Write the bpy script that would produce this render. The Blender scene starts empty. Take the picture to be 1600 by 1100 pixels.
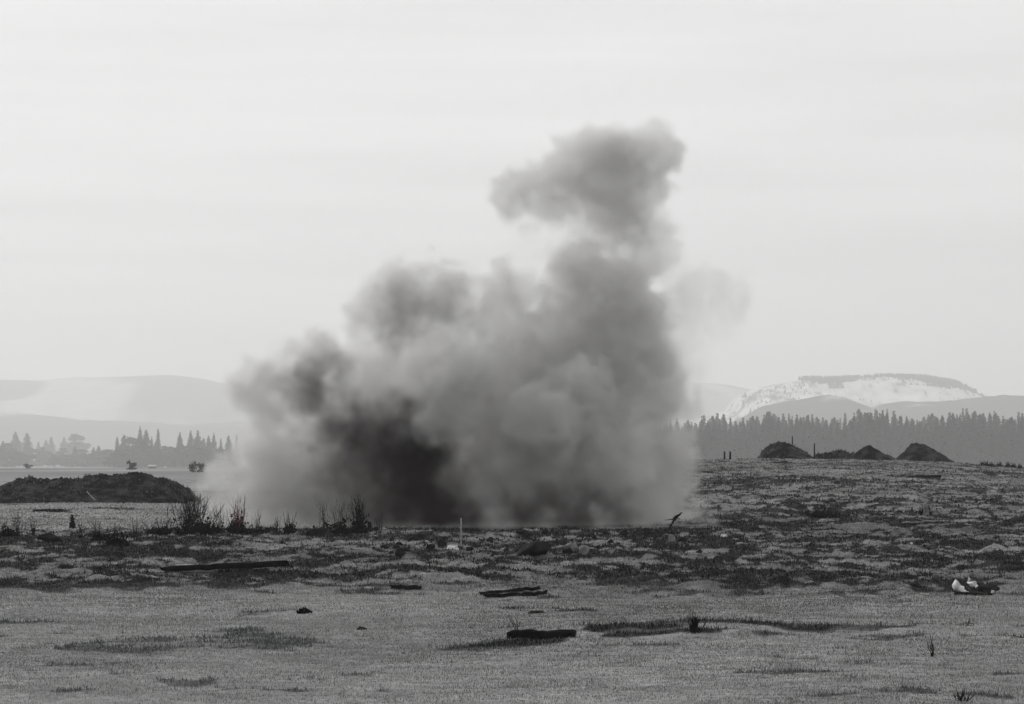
import bpy, math, random
import numpy as np
from mathutils import Vector, Matrix

S = bpy.context.scene
C = S.collection
# ------------------------------------------------------------------ camera
F = 4537.0          # focal length in photo pixels (1600 wide)
HZ = 715.0          # horizon row in the photograph
CAMH = 3.0
cam = bpy.data.cameras.new("camera")
camo = bpy.data.objects.new("camera", cam)
C.objects.link(camo)
camo.location = (0, 0, CAMH)
camo.rotation_euler = (math.radians(90), 0, 0)
cam.sensor_width = 36.0
cam.lens = 36.0 * F / 1600.0
cam.shift_y = (HZ - 550.0) / 1600.0
cam.clip_start = 0.5
cam.clip_end = 60000
S.camera = camo
# ------------------------------------------------------------------ sky and sun
SUN_EL, SUN_AZ = 24.0, -38.0      # degrees; azimuth from +Y, negative = towards the left
world = bpy.data.worlds.new("World")
S.world = world
world.use_nodes = True
nt = world.node_tree
bg = nt.nodes['Background']
sky = nt.nodes.new('ShaderNodeTexSky')
sky.sky_type = 'NISHITA'
sky.sun_disc = False
sky.sun_elevation = math.radians(SUN_EL)
sky.sun_rotation = math.radians(SUN_AZ)
sky.dust_density = 3.0
bw = nt.nodes.new('ShaderNodeRGBToBW')
nt.links.new(sky.outputs[0], bw.inputs[0])
tc = nt.nodes.new('ShaderNodeTexCoord')
mp = nt.nodes.new('ShaderNodeMapping')
mp.inputs['Scale'].default_value = (1.6, 1.6, 22.0)
nt.links.new(tc.outputs['Generated'], mp.inputs[0])
nz = nt.nodes.new('ShaderNodeTexNoise')
nz.inputs['Scale'].default_value = 2.3
nz.inputs['Detail'].default_value = 6
nz.inputs['Roughness'].default_value = 0.55
nt.links.new(mp.outputs[0], nz.inputs['Vector'])
rmp = nt.nodes.new('ShaderNodeMapRange')
rmp.inputs['From Min'].default_value = 0.3
rmp.inputs['From Max'].default_value = 0.7
rmp.inputs['To Min'].default_value = 7.9
rmp.inputs['To Max'].default_value = 9.3
nt.links.new(nz.outputs[0], rmp.inputs['Value'])
mxs = nt.nodes.new('ShaderNodeMix')
mxs.data_type = 'FLOAT'
mxs.inputs[0].default_value = 0.93       # cloud cover
nt.links.new(bw.outputs[0], mxs.inputs[2])
nt.links.new(rmp.outputs[0], mxs.inputs[3])
cmb = nt.nodes.new('ShaderNodeCombineColor')
for i in range(3):
    nt.links.new(mxs.outputs[0], cmb.inputs[i])
nt.links.new(cmb.outputs[0], bg.inputs['Color'])
bg.inputs['Strength'].default_value = 0.10

sun = bpy.data.lights.new("sun", 'SUN')
suno = bpy.data.objects.new("sun", sun)
C.objects.link(suno)
sun.energy = 1.5
sun.angle = math.radians(10)
sun.color = (1.0, 0.985, 0.97)
el, az = math.radians(SUN_EL), math.radians(SUN_AZ)
sd = Vector((math.sin(az) * math.cos(el), math.cos(az) * math.cos(el), math.sin(el)))
suno.rotation_euler = sd.to_track_quat('Z', 'Y').to_euler()
suno.location = (-30, 60, 60)

S.view_settings.view_transform = 'Standard'
S.view_settings.look = 'None'
S.view_settings.exposure = 0.0
S.view_settings.gamma = 1.0
cy = S.cycles
cy.use_denoising = True
cy.use_adaptive_sampling = True
cy.adaptive_threshold = 0.018
cy.adaptive_min_samples = 40
cy.max_bounces = 6
cy.diffuse_bounces = 2
cy.glossy_bounces = 1
cy.transmission_bounces = 2
cy.volume_bounces = 3
cy.transparent_max_bounces = 8
cy.volume_max_steps = 512
cy.volume_step_rate = 1.0
cy.sample_clamp_indirect = 4.0

# ------------------------------------------------------------------ helpers
def tag(o, label=None, cat=None, group=None, kind=None):
    if label: o['label'] = label
    if cat: o['category'] = cat
    if group: o['group'] = group
    if kind: o['kind'] = kind
    return o

def mesh_obj(name, V, Fc, mat=None, parent=None, smooth=False, loc=None, cols=None):
    V = np.asarray(V, np.float32)
    me = bpy.data.meshes.new(name)
    Fc = np.asarray(Fc, np.int32)
    k = Fc.shape[1]
    me.vertices.add(len(V)); me.vertices.foreach_set('co', V.ravel())
    me.loops.add(Fc.size); me.loops.foreach_set('vertex_index', Fc.ravel())
    me.polygons.add(len(Fc))
    me.polygons.foreach_set('loop_start', np.arange(0, Fc.size, k, dtype=np.int32))
    me.update(calc_edges=True)
    if smooth: me.shade_smooth()
    if cols is not None:
        a = me.attributes.new('tone', 'FLOAT', 'POINT')
        a.data.foreach_set('value', np.asarray(cols, np.float32))
    if mat: me.materials.append(mat)
    o = bpy.data.objects.new(name, me)
    C.objects.link(o)
    if parent: o.parent = parent
    if loc is not None: o.location = loc
    return o

def quads_to_tris(Q):
    Q = np.asarray(Q)
    return np.concatenate([Q[:, [0, 1, 2]], Q[:, [0, 2, 3]]])

def empty(name, loc=(0, 0, 0), rz=0):
    o = bpy.data.objects.new(name, None)
    C.objects.link(o); o.location = loc; o.rotation_euler = (0, 0, rz)
    o.empty_display_size = 0.3
    return o

def copy_thing(root):
    r = root.copy(); C.objects.link(r)
    for ch in list(root.children):
        c = ch.copy(); C.objects.link(c); c.parent = r
        for g in list(ch.children):
            d = g.copy(); C.objects.link(d); d.parent = c
    return r

_T = np.random.default_rng(7).random((256, 256)).astype(np.float32)
def vn(x, y, s=0):
    x = np.asarray(x, np.float64) + s * 37.31; y = np.asarray(y, np.float64) + s * 17.77
    xi = np.floor(x).astype(np.int64); yi = np.floor(y).astype(np.int64)
    fx = x - xi; fy = y - yi
    fx = fx * fx * (3 - 2 * fx); fy = fy * fy * (3 - 2 * fy)
    a = _T[xi & 255, yi & 255]; b = _T[(xi + 1) & 255, yi & 255]
    c = _T[xi & 255, (yi + 1) & 255]; d = _T[(xi + 1) & 255, (yi + 1) & 255]
    return (a + (b - a) * fx) * (1 - fy) + (c + (d - c) * fx) * fy
def fbm(x, y, oct=4, s=0, r=0.5):
    t = 0; a = 1; n = 0; f = 1
    for i in range(oct):
        t = t + a * vn(x * f, y * f, s + i * 3); n += a; a *= r; f *= 2.03
    return t / n            # 0..1
def sst(a, b, x):
    t = np.clip((np.asarray(x, np.float64) - a) / (b - a), 0, 1)
    return t * t * (3 - 2 * t)

# ------------------------------------------------------------------ terrain
RIDX = [700, 1090, 1200, 1400, 1480, 1530, 1600, 1800]
RIDY = [719, 720, 717.5, 720, 722, 727, 732, 740]
def base_h(x, y):
    x = np.asarray(x, np.float64); y = np.asarray(y, np.float64)
    d = np.maximum(y, 1.0)
    px = 800 + F * x / d
    r = sst(700, 1060, px) * (1 - 0.6 * sst(1900, 2600, px))
    zr = CAMH - (np.interp(px, RIDX, RIDY) - HZ) * 250 / F
    t = np.clip((d - 112) / 138.0, 0, 1)
    t = np.where(t < 0.12, t * t / 0.24, t - 0.06) / 0.94
    fall = 1 - sst(256, 420, d)
    b = r * zr * t * fall - 9.5 * sst(450, 4200, d) ** 0.8
    # the bank on which the smoke stands: ground dips a little behind the lip at 118 m
    l = (1 - sst(600, 1100, px)) * sst(117.5, 121, d) * (1 - sst(150, 190, d))
    return b - 0.28 * l
def rough(x, y):
    d = np.maximum(y, 1.0)
    px = 800 + F * x / d
    w = (fbm(x * 0.12, y * 0.05, 3, 5) - 0.5) * 16
    a = sst(60, 69, d + w) * (1 - sst(118, 124, d) * (1 - sst(900, 1100, px)))
    a = a * (1 - 0.30 * sst(150, 200, d))
    return a * (1 - sst(250, 262, d))
def tusn(x, y):
    return fbm(x * 0.85, y * 0.8, 5, 21, 0.58)
def relief(x, y):
    R = rough(x, y)
    d = np.maximum(y, 1.0)
    nearfade = 1 - sst(300, 900, d)
    big = (fbm(x * 0.09, y * 0.06, 3, 11) - 0.5) * 0.30 * nearfade * sst(5, 30, d)
    tus = np.maximum(tusn(x, y) - 0.42, 0) * 0.38
    tus2 = np.abs(fbm(x * 0.45, y * 0.33, 3, 31) - 0.5) * -0.7
    fine = (fbm(x * 3.0, y * 3.0, 3, 41) - 0.5) * 0.10
    h = big + R * (tus + tus2 + 0.05) + fine * (1 - sst(150, 260, d)) * (0.4 + R)
    # small scarp (about 50 m out, right half), facing the camera
    px = 800 + F * x / d
    w = (fbm(x * 0.35, 3.3, 3, 51) - 0.5) * 1.6
    e = sst(770, 900, px)
    h = h + 0.09 * e * (sst(49.0, 51.2, d + w) - sst(52, 62, d))
    w2 = (fbm(x * 0.3, 9.3, 3, 61) - 0.5) * 4.0
    h = h + 0.13 * (sst(62.5, 65.5, d + w2) - sst(67, 80, d)) * (0.5 + fbm(x * .2, y * 0, 2, 65))
    w3 = (fbm(x * 0.3, 19.3, 3, 71) - 0.5) * 3.0
    h = h + 0.10 * (sst(54, 56, d + w3) - sst(58, 70, d)) * sst(0.45, 0.6, fbm(x * .25, 1.0, 2, 75))
    return h
def H(x, y):
    return base_h(x, y) + relief(x, y)
def ray(px, py, Y):
    return Vector((Y * (px - 800) / F, Y, CAMH + Y * (HZ - py) / F))
_D = np.concatenate([np.arange(28, 140, 0.1), np.arange(140, 420, 0.4), np.geomspace(420, 9000, 600)])
def ground_at(px, py, rel=True):
    """the point of the ground sheet seen at a photo pixel"""
    x = _D * (px - 800) / F
    z = CAMH + _D * (HZ - py) / F
    g = H(x, _D) if rel else base_h(x, _D)
    k = np.nonzero(z <= g)[0]
    i = k[0] if len(k) else len(_D) - 1
    return Vector((float(x[i]), float(_D[i]), float(g[i])))
def sc(Y):           # photo pixels per metre at depth Y
    return F / Y

# dark vegetation and bare soil, with shade of banks and hummocks painted in: ellipses given on the ground (px, py, half width px, half height px, weight)
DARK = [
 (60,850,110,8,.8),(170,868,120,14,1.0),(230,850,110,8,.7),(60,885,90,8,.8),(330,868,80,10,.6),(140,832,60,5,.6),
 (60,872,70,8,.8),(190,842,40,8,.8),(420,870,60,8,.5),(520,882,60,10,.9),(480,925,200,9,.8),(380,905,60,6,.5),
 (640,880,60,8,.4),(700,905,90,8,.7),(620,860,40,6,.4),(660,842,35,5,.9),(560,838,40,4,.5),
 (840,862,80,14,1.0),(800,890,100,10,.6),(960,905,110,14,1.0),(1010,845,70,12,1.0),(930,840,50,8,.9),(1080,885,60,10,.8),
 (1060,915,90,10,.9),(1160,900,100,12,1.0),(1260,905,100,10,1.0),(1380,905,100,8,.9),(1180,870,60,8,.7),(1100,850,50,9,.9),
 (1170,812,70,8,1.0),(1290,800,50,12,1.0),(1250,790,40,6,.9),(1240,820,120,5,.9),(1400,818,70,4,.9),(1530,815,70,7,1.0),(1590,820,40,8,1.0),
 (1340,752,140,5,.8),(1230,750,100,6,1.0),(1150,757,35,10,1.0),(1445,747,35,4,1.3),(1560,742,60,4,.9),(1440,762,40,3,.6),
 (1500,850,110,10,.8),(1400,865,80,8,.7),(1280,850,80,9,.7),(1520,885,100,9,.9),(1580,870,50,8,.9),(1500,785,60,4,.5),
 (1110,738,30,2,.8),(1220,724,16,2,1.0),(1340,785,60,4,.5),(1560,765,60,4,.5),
 (1000,984,90,3.5,1.0),(1130,981,90,3.5,1.0),(1080,978,40,6,1.0),(1060,990,120,2.5,.9),(1250,982,110,3.5,.9),(1220,990,90,2.5,.8),(1430,982,110,4,.8),(1560,992,70,5,1.0),(1380,992,80,3,.7),(930,985,70,5,.6),  # shaded face of the near scarp, painted dark along with its soil
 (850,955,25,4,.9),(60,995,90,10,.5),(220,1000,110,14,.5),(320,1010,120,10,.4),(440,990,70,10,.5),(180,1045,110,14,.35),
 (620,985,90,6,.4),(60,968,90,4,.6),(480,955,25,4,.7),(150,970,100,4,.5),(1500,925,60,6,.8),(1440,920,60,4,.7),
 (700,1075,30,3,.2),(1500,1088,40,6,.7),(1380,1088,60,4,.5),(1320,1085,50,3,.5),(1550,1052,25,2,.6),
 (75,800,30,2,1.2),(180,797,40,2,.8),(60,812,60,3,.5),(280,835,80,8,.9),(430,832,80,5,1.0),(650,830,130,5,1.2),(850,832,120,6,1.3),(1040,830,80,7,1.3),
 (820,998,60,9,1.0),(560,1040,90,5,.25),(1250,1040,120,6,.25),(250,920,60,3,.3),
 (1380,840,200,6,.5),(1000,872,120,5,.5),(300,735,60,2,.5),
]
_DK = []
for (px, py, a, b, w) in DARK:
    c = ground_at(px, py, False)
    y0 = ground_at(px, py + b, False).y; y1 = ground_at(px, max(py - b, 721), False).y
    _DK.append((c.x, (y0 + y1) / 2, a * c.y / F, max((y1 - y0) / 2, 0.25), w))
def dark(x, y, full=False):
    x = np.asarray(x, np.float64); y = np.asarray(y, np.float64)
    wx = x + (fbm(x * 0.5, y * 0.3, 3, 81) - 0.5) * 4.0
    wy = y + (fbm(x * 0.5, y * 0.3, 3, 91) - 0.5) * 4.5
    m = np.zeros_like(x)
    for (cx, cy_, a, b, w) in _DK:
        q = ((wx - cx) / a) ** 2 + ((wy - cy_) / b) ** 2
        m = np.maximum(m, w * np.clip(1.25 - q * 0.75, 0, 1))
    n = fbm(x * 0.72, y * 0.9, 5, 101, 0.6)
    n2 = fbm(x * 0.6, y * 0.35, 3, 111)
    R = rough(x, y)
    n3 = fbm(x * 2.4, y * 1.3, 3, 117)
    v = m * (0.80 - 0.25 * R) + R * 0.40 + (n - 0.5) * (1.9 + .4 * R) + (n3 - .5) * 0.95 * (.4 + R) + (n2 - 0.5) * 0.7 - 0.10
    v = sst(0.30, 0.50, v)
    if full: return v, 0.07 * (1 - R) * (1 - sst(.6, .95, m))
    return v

# ------------------------------------------------------------------ materials
def mat(name):
    m = bpy.data.materials.new(name); m.use_nodes = True
    b = m.node_tree.nodes['Principled BSDF']
    b.inputs['Roughness'].default_value = 0.9
    b.inputs['Specular IOR Level'].default_value = 0.04
    return m, m.node_tree, b
def noisy(name, c0, c1, scale=4.0, bump=0.0, tint=(1, 1, 1), detail=6, rough_=0.9, lo=0.35, hi=0.65, stretch=None):
    m, t, b = mat(name)
    tcn = t.nodes.new('ShaderNodeTexCoord')
    n = t.nodes.new('ShaderNodeTexNoise'); n.inputs['Scale'].default_value = scale
    n.inputs['Detail'].default_value = detail
    if stretch:
        mpp = t.nodes.new('ShaderNodeMapping'); mpp.inputs['Scale'].default_value = stretch
        t.links.new(tcn.outputs['Object'], mpp.inputs[0]); t.links.new(mpp.outputs[0], n.inputs['Vector'])
    else:
        t.links.new(tcn.outputs['Object'], n.inputs['Vector'])
    cr = t.nodes.new('ShaderNodeValToRGB')
    cr.color_ramp.elements[0].position = lo; cr.color_ramp.elements[1].position = hi
    cr.color_ramp.elements[0].color = (c0 * tint[0], c0 * tint[1], c0 * tint[2], 1)
    cr.color_ramp.elements[1].color = (c1 * tint[0], c1 * tint[1], c1 * tint[2], 1)
    t.links.new(n.outputs[0], cr.inputs[0]); t.links.new(cr.outputs[0], b.inputs['Base Color'])
    b.inputs['Roughness'].default_value = rough_
    if bump:
        bp = t.nodes.new('ShaderNodeBump'); bp.inputs['Strength'].default_value = bump
        bp.inputs['Distance'].default_value = 0.05
        t.links.new(n.outputs[0], bp.inputs['Height']); t.links.new(bp.outputs[0], b.inputs['Normal'])
    return m
def tone_mat(name, mul=1.0, tint=(1, 1, 1), var=0.25, scale=9.0, transl=0.0):
    """base colour = the grey value stored per vertex ('tone'), with fine noise"""
    m, t, b = mat(name)
    at = t.nodes.new('ShaderNodeAttribute'); at.attribute_name = 'tone'
    tcn = t.nodes.new('ShaderNodeTexCoord')
    n = t.nodes.new('ShaderNodeTexNoise'); n.inputs['Scale'].default_value = scale; n.inputs['Detail'].default_value = 7
    n.inputs['Roughness'].default_value = 0.7
    t.links.new(tcn.outputs['Object'], n.inputs['Vector'])
    mr = t.nodes.new('ShaderNodeMapRange')
    mr.inputs['From Min'].default_value = 0.3; mr.inputs['From Max'].default_value = 0.7
    mr.inputs['To Min'].default_value = (1 - var) * mul; mr.inputs['To Max'].default_value = (1 + var) * mul
    t.links.new(n.outputs[0], mr.inputs['Value'])
    mu = t.nodes.new('ShaderNodeMath'); mu.operation = 'MULTIPLY'
    t.links.new(at.outputs['Fac'], mu.inputs[0]); t.links.new(mr.outputs[0], mu.inputs[1])
    vm = t.nodes.new('ShaderNodeVectorMath'); vm.operation = 'SCALE'
    vm.inputs[0].default_value = tint
    t.links.new(mu.outputs[0], vm.inputs['Scale'])
    t.links.new(vm.outputs[0], b.inputs['Base Color'])
    return m

M_ground = tone_mat('ground', 1.0, (1, 1, 1.0), 0.35, 7.0)
M_grass = tone_mat('grass', 1.0, (1.0, 1.0, 0.985), 0.1, 3.0)
M_cover = tone_mat('heather', 1.0, (0.95, 1.0, 1.0), 0.2, 3.0)
M_soil = noisy('mound_soil', 0.004, 0.045, 1.3, 0.9, detail=10, lo=.42, hi=.68)
M_soil2 = noisy('mound_soil_pale', 0.004, 0.065, 0.9, 0.9, detail=10, lo=0.47, hi=0.74)
M_tree = noisy('conifer_needles', 0.012, 0.03, 0.8)
M_leaf = noisy('far_foliage', 0.03, 0.06, 0.8)
M_trunk = noisy('bark', 0.03, 0.06, 3.0)
M_twig = noisy('dark_twigs', 0.004, 0.014, 6.0)
M_red = noisy('red_stems', 0.07, 0.13, 8.0, tint=(1.35, 0.5, 0.58))
M_wood = noisy('weathered_wood', 0.16, 0.34, 5.0, 0.4, stretch=(1, 8, 8))
M_pale = noisy('sunlit_beam_top', 0.32, 0.55, 5.0, 0.3, stretch=(1, 8, 8))  # pale tone paints the sunlit top of the long beam
M_darkwood = noisy('dark_wood', 0.003, 0.012, 5.0, 0.4)  # its black also paints the shaded front of the long beam
M_white = noisy('white_plastic', 0.55, 0.8, 6.0)
M_rock = noisy('dark_rock', 0.005, 0.022, 3.0, 0.5)
M_prock = noisy('pale_rock', 0.10, 0.22, 4.0, 0.5)
M_hill = noisy('far_hill', 0.05, 0.13, 0.0035, detail=5)
M_field = None

# ------------------------------------------------------------------ ground sheet
def band(x, y):
    return 0.12 * (fbm(x * 0.05, y * 0.35, 4, 171) - 0.5)
def build_ground():
    ys = [-120, -80, -50, -30, -15, 0, 10, 18, 24]
    y = 28.0
    while y < 17000:
        ys.append(y)
        if y < 132: y += 0.115 + (y - 28) * 0.0006
        elif y < 262: y += 0.24 + (y - 132) * 0.006
        else: y *= 1.018
    ys = np.array(ys)
    us = np.concatenate([-np.geomspace(1.6, 0.292, 14), np.linspace(-0.29, 0.29, 760), np.geomspace(0.292, 1.6, 14)])
    w = np.maximum(ys, 26.0)
    X = us[None, :] * w[:, None]; Y = np.repeat(ys[:, None], len(us), 1)
    Z = H(X, Y)
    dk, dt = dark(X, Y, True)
    n = fbm(X * 0.22, Y * 0.1, 4, 121)
    n2 = fbm(X * 2.3, Y * 2.3, 3, 131)
    pale = 0.215 - .05 * rough(X, Y) + 0.12 * (n - 0.5) + 0.16 * (n2 - 0.5) + band(X, Y)
    tone = pale * (1 - dk) + (0.004 + dt + 0.06 * np.maximum(n2 - .3, 0)) * dk  # dark part mixes soil tone with painted shade of camera-facing banks
    far = sst(300, 500, Y)
    tone = tone * (1 - far) + far * (0.19 + 0.30 * (fbm(X * .03, Y * .006, 5, 141) - 0.5))
    V = np.stack([X, Y, Z], -1).reshape(-1, 3)
    r, c = X.shape
    i = np.arange(r * c).reshape(r, c)
    Q = np.stack([i[:-1, :-1], i[:-1, 1:], i[1:, 1:], i[1:, :-1]], -1).reshape(-1, 4)
    o = mesh_obj('ground', V, Q, M_ground, smooth=True, cols=tone.ravel())
    tag(o, kind='structure')
build_ground()

# ------------------------------------------------------------------ grass and dark ground cover
rng = np.random.default_rng(3)
def blades(name, x, y, h, w, tone, matl, lean=0.5, bend=0.4):
    n = len(x)
    z = H(x, y) - 0.01
    a = rng.random(n) * 2 * np.pi
    l = rng.random(n) * lean
    b = rng.random(n) * 2 * np.pi
    dx = np.cos(b) * w / 2; dy = np.sin(b) * w / 2
    lx = np.cos(a) * l * h; ly = np.sin(a) * l * h
    p0 = np.stack([x - dx, y - dy, z], -1); p1 = np.stack([x + dx, y + dy, z], -1)
    p2 = np.stack([x + lx, y + ly, z + h * np.sqrt(np.maximum(1 - l * l, 0.1))], -1)
    V = np.stack([p0, p1, p2], 1).reshape(-1, 3)
    Fc = np.arange(n * 3).reshape(-1, 3)
    return V, Fc, np.repeat(tone, 3)
def scatter(d0, d1, n, umax=0.285, pw=1.0):
    d = np.sqrt(rng.random(n) * (d1 * d1 - d0 * d0) + d0 * d0)
    u = (rng.random(n) * 2 - 1) * umax
    return u * d, d
def build_grass():
    Vs, Fs, Ts = [], [], []; off = 0
    CV, CF, CT = [], [], []; coff = 0
    for (d0, d1, n, h0, w0) in [(30, 45, 255000, .034, .011), (45, 66, 292000, .038, .016), (66, 95, 254000, .042, .028),
                                 (95, 132, 190000, .05, .045), (132, 262, 240000, .065, .09)]:
        x, y = scatter(d0, d1, n)
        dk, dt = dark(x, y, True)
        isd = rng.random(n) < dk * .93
        cl = fbm(x * 1.3, y * 1.3, 3, 151)
        R = rough(x, y)
        # pale grass
        k = ~isd
        h = h0 * (0.5 + rng.random(n) * 0.9) * (0.5 + 1.0 * cl) * (1 + 0.3 * R)
        tone = 0.235 - .06 * R + band(x, y) + 0.24 * (fbm(x * .25, y * .12, 3, 161) - 0.5) + 0.24 * (rng.random(n) - 0.5)
        tone = np.where(rng.random(n) < 0.07, tone * 0.4, tone)
        V, Fc, T = blades('g', x[k], y[k], h[k], (w0 * (0.6 + rng.random(n)))[k], np.clip(tone, .03, .42)[k], None)
        Vs.append(V); Fs.append(Fc + off); Ts.append(T); off += len(V)
        k = isd
        h = h0 * (0.5 + rng.random(n) ** 2 * 1.8) * (0.5 + 1.4 * cl)
        tone = 0.006 + dt + 0.024 * rng.random(n) + np.where(rng.random(n) < 0.07, 0.08, 0)  # dark blades carry the same painted bank shade besides their own tone
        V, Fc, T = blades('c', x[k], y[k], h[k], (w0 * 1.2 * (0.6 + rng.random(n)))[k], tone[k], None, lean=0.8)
        CV.append(V); CF.append(Fc + coff); CT.append(T); coff += len(V)
    g = mesh_obj('grass', np.concatenate(Vs), np.concatenate(Fs), M_grass, cols=np.concatenate(Ts))
    tag(g, 'short pale dry grass over the open field', 'grass', kind='stuff')
    g = mesh_obj('ground_cover', np.concatenate(CV), np.concatenate(CF), M_cover, cols=np.concatenate(CT))
    tag(g, 'dark low heather and weeds in patches between the grass', 'ground cover', kind='stuff')
build_grass()

# ------------------------------------------------------------------ hills
def hill(name, prof, Y, depth, hscale, matl, label_tone, zamp=0.08, seed=0, kind='structure', tonef=None, x_pad=0):
    """a real ridge: silhouette heights along x at depth Y, falling away towards the camera and behind"""
    px = np.array([p[0] for p in prof], float); py = np.array([p[1] for p in prof], float)
    nx, ny = 420, 60
    X1 = np.linspace((px[0] - 800) / F * Y, (px[-1] - 800) / F * Y, nx)
    crest = CAMH + Y * (HZ - np.interp(800 + F * X1 / Y, px, py)) / F
    v = np.linspace(-1, 1, ny)
    X = np.repeat(X1[None, :], ny, 0)
    Yg = Y + v[:, None] * depth + 0 * X
    s = (np.cos(v * np.pi) * 0.5 + 0.5) ** 0.8
    nse = fbm(X * 0.0032 + seed, Yg * 0.0032, 5, seed + 3) - 0.5
    nse2 = fbm(X * 0.03 + seed, Yg * 0.03, 3, seed + 9) - 0.5
    Z = crest[None, :] * s[:, None] * (1 + nse * 1.1 * (1 - s[:, None])) + nse2 * 6 * np.minimum(1, (1 - np.abs(v[:, None])) * 4)
    Z = Z - 1.0
    V = np.stack([X, Yg, Z], -1).reshape(-1, 3)
    i = np.arange(nx * ny).reshape(ny, nx)
    Q = np.stack([i[:-1, :-1], i[:-1, 1:], i[1:, 1:], i[1:, :-1]], -1).reshape(-1, 4)
    T = tonef(X, Yg, Z, s[:, None] + 0 * X) if tonef else 0.05 + 0.06 * fbm(X * .004, Yg * .004, 4, seed) + .45 * sst(.52, .66, fbm(X * .0022, Yg * .0009, 5, seed + 2))
    o = mesh_obj(name, V, Q, matl, smooth=True, cols=T.ravel())
    tag(o, kind=kind)
    return o, (X, Yg, Z)
M_hillt = tone_mat('hillside', 1.0, (1, 1, 1), 0.2, 0.01)
hill('hills', [(-700, 612), (-400, 600), (-150, 590), (0, 594), (60, 595), (130, 590), (200, 589), (270, 586), (320, 592), (350, 599), (450, 606), (600, 600), (750, 612), (900, 600),
               (1000, 598), (1060, 597), (1100, 599), (1130, 601), (1160, 608), (1260, 630), (1500, 640), (2300, 640)], 12500, 2600, 1, M_hillt, 0, seed=1)
hill('hills', [(-700, 640), (-300, 630), (0, 640), (120, 655), (300, 662), (600, 650), (900, 655), (1050, 648), (1100, 650), (1160, 655), (1300, 690)],
     9200, 1500, 1, M_hillt, 0, seed=5)
def snow_tone(X, Y, Z, s):
    n = fbm(X * 0.012, Y * 0.012, 4, 33)
    n2 = fbm(X * 0.06, Y * 0.06, 3, 35)
    n3 = fbm(X * 0.004, Y * 0.0015, 4, 37)
    sn = sst(0.40, 0.56, n * 0.5 + s * 0.30 + 0.75 * (n2 - 0.42) + 0.6 * (n3 - .35) - .03)
    return 0.08 + 0.66 * sn * (0.6 + 0.6 * n2)
SNOWP = [(1110, 655), (1135, 640), (1152, 620), (1180, 606), (1215, 599), (1250, 592), (1270, 593), (1320, 592), (1380, 588), (1430, 590), (1480, 598), (1520, 618), (1560, 632), (1600, 640)]
hs, (HX, HY, HZZ) = hill('snowy_hill', SNOWP, 8200, 1300, 1, M_hillt, 0, seed=9, tonef=snow_tone)
def front_tone(X, Y, Z, s):
    n = fbm(X * 0.004, Y * 0.004, 4, 53)
    return 0.06 + 0.5 * sst(0.60, 0.68, n)
hill('hills', [(1080, 705), (1120, 672), (1165, 648), (1190, 634), (1230, 627), (1270, 620), (1295, 616), (1320, 621), (1345, 630), (1380, 645), (1430, 690)], 6500, 480, 1, M_hillt, 0, seed=14, tonef=front_tone)
hill('hills', [(1310, 680), (1345, 642), (1370, 631), (1410, 626), (1470, 627), (1530, 621), (1570, 617), (1620, 619), (1700, 616), (1900, 612), (2200, 660)], 6900, 560, 1, M_hillt, 0, seed=17, tonef=front_tone)

# ------------------------------------------------------------------ trees
def cone_tris(r0, r1, z0, z1, n=6, cx=0, cy=0):
    V = []; Q = []
    for k in range(n):
        a = 2 * math.pi * k / n
        V += [(cx + r0 * math.cos(a), cy + r0 * math.sin(a), z0), (cx + r1 * math.cos(a), cy + r1 * math.sin(a), z1)]
    for k in range(n):
        a = 2 * k; b = 2 * ((k + 1) % n)
        Q.append((a, b, b + 1, a + 1))
    return np.array(V, float), np.array(Q)
def conifer(rs, h=20.0, wid=2.6, bare=0.08, gaps=0.1, power=1.0):
    r = random.Random(rs)
    V, Q = cone_tris(0.28, 0.03, 0, h * 0.99, 6)
    tr = (V, Q)
    VV = []; FF = []
    z = h * bare
    while z < h * 0.985:
        t = (z - h * bare) / (h * (1 - bare))
        rad = wid * (1 - t) ** power * (0.75 + 0.4 * r.random()) + 0.15
        nb = 9 if t < 0.8 else 6
        for k in range(nb):
            if r.random() < gaps: continue
            a = 2 * math.pi * (k + r.random()) / nb
            L = rad * (0.65 + 0.5 * r.random())
            wd = 0.30 * L + 0.35
            dz = -L * (0.25 + 0.25 * r.random())
            ca, sa = math.cos(a), math.sin(a)
            zz = z + r.uniform(-.3, .3)
            segs = 3
            for sgi in range(segs):       # three ragged spray leaves along the limb
                f0 = sgi / segs; f1 = (sgi + 1.35) / segs
                x0, y0, q0 = ca * L * f0, sa * L * f0, zz + dz * f0
                x1, y1, q1 = ca * L * f1, sa * L * f1, zz + dz * f1 * f1
                ww = wd * (1 - 0.5 * f0) * r.uniform(.7, 1.2)
                b = len(VV)
                tw = r.uniform(-.5, .5)
                VV += [(x0, y0, q0 + 0.1), (x0 * .5 + x1 * .5 - sa * ww, y0 * .5 + y1 * .5 + ca * ww, (q0 + q1) / 2 - 0.45 + tw), (x1, y1, q1),
                       (x0 * .5 + x1 * .5 + sa * ww, y0 * .5 + y1 * .5 - ca * ww, (q0 + q1) / 2 - 0.45 - tw)]
                FF.append((b, b + 1, b + 2, b + 3))
        z += h * 0.030 * (0.8 + 0.5 * r.random())
    return tr, (np.array(VV), np.array(FF))
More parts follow.
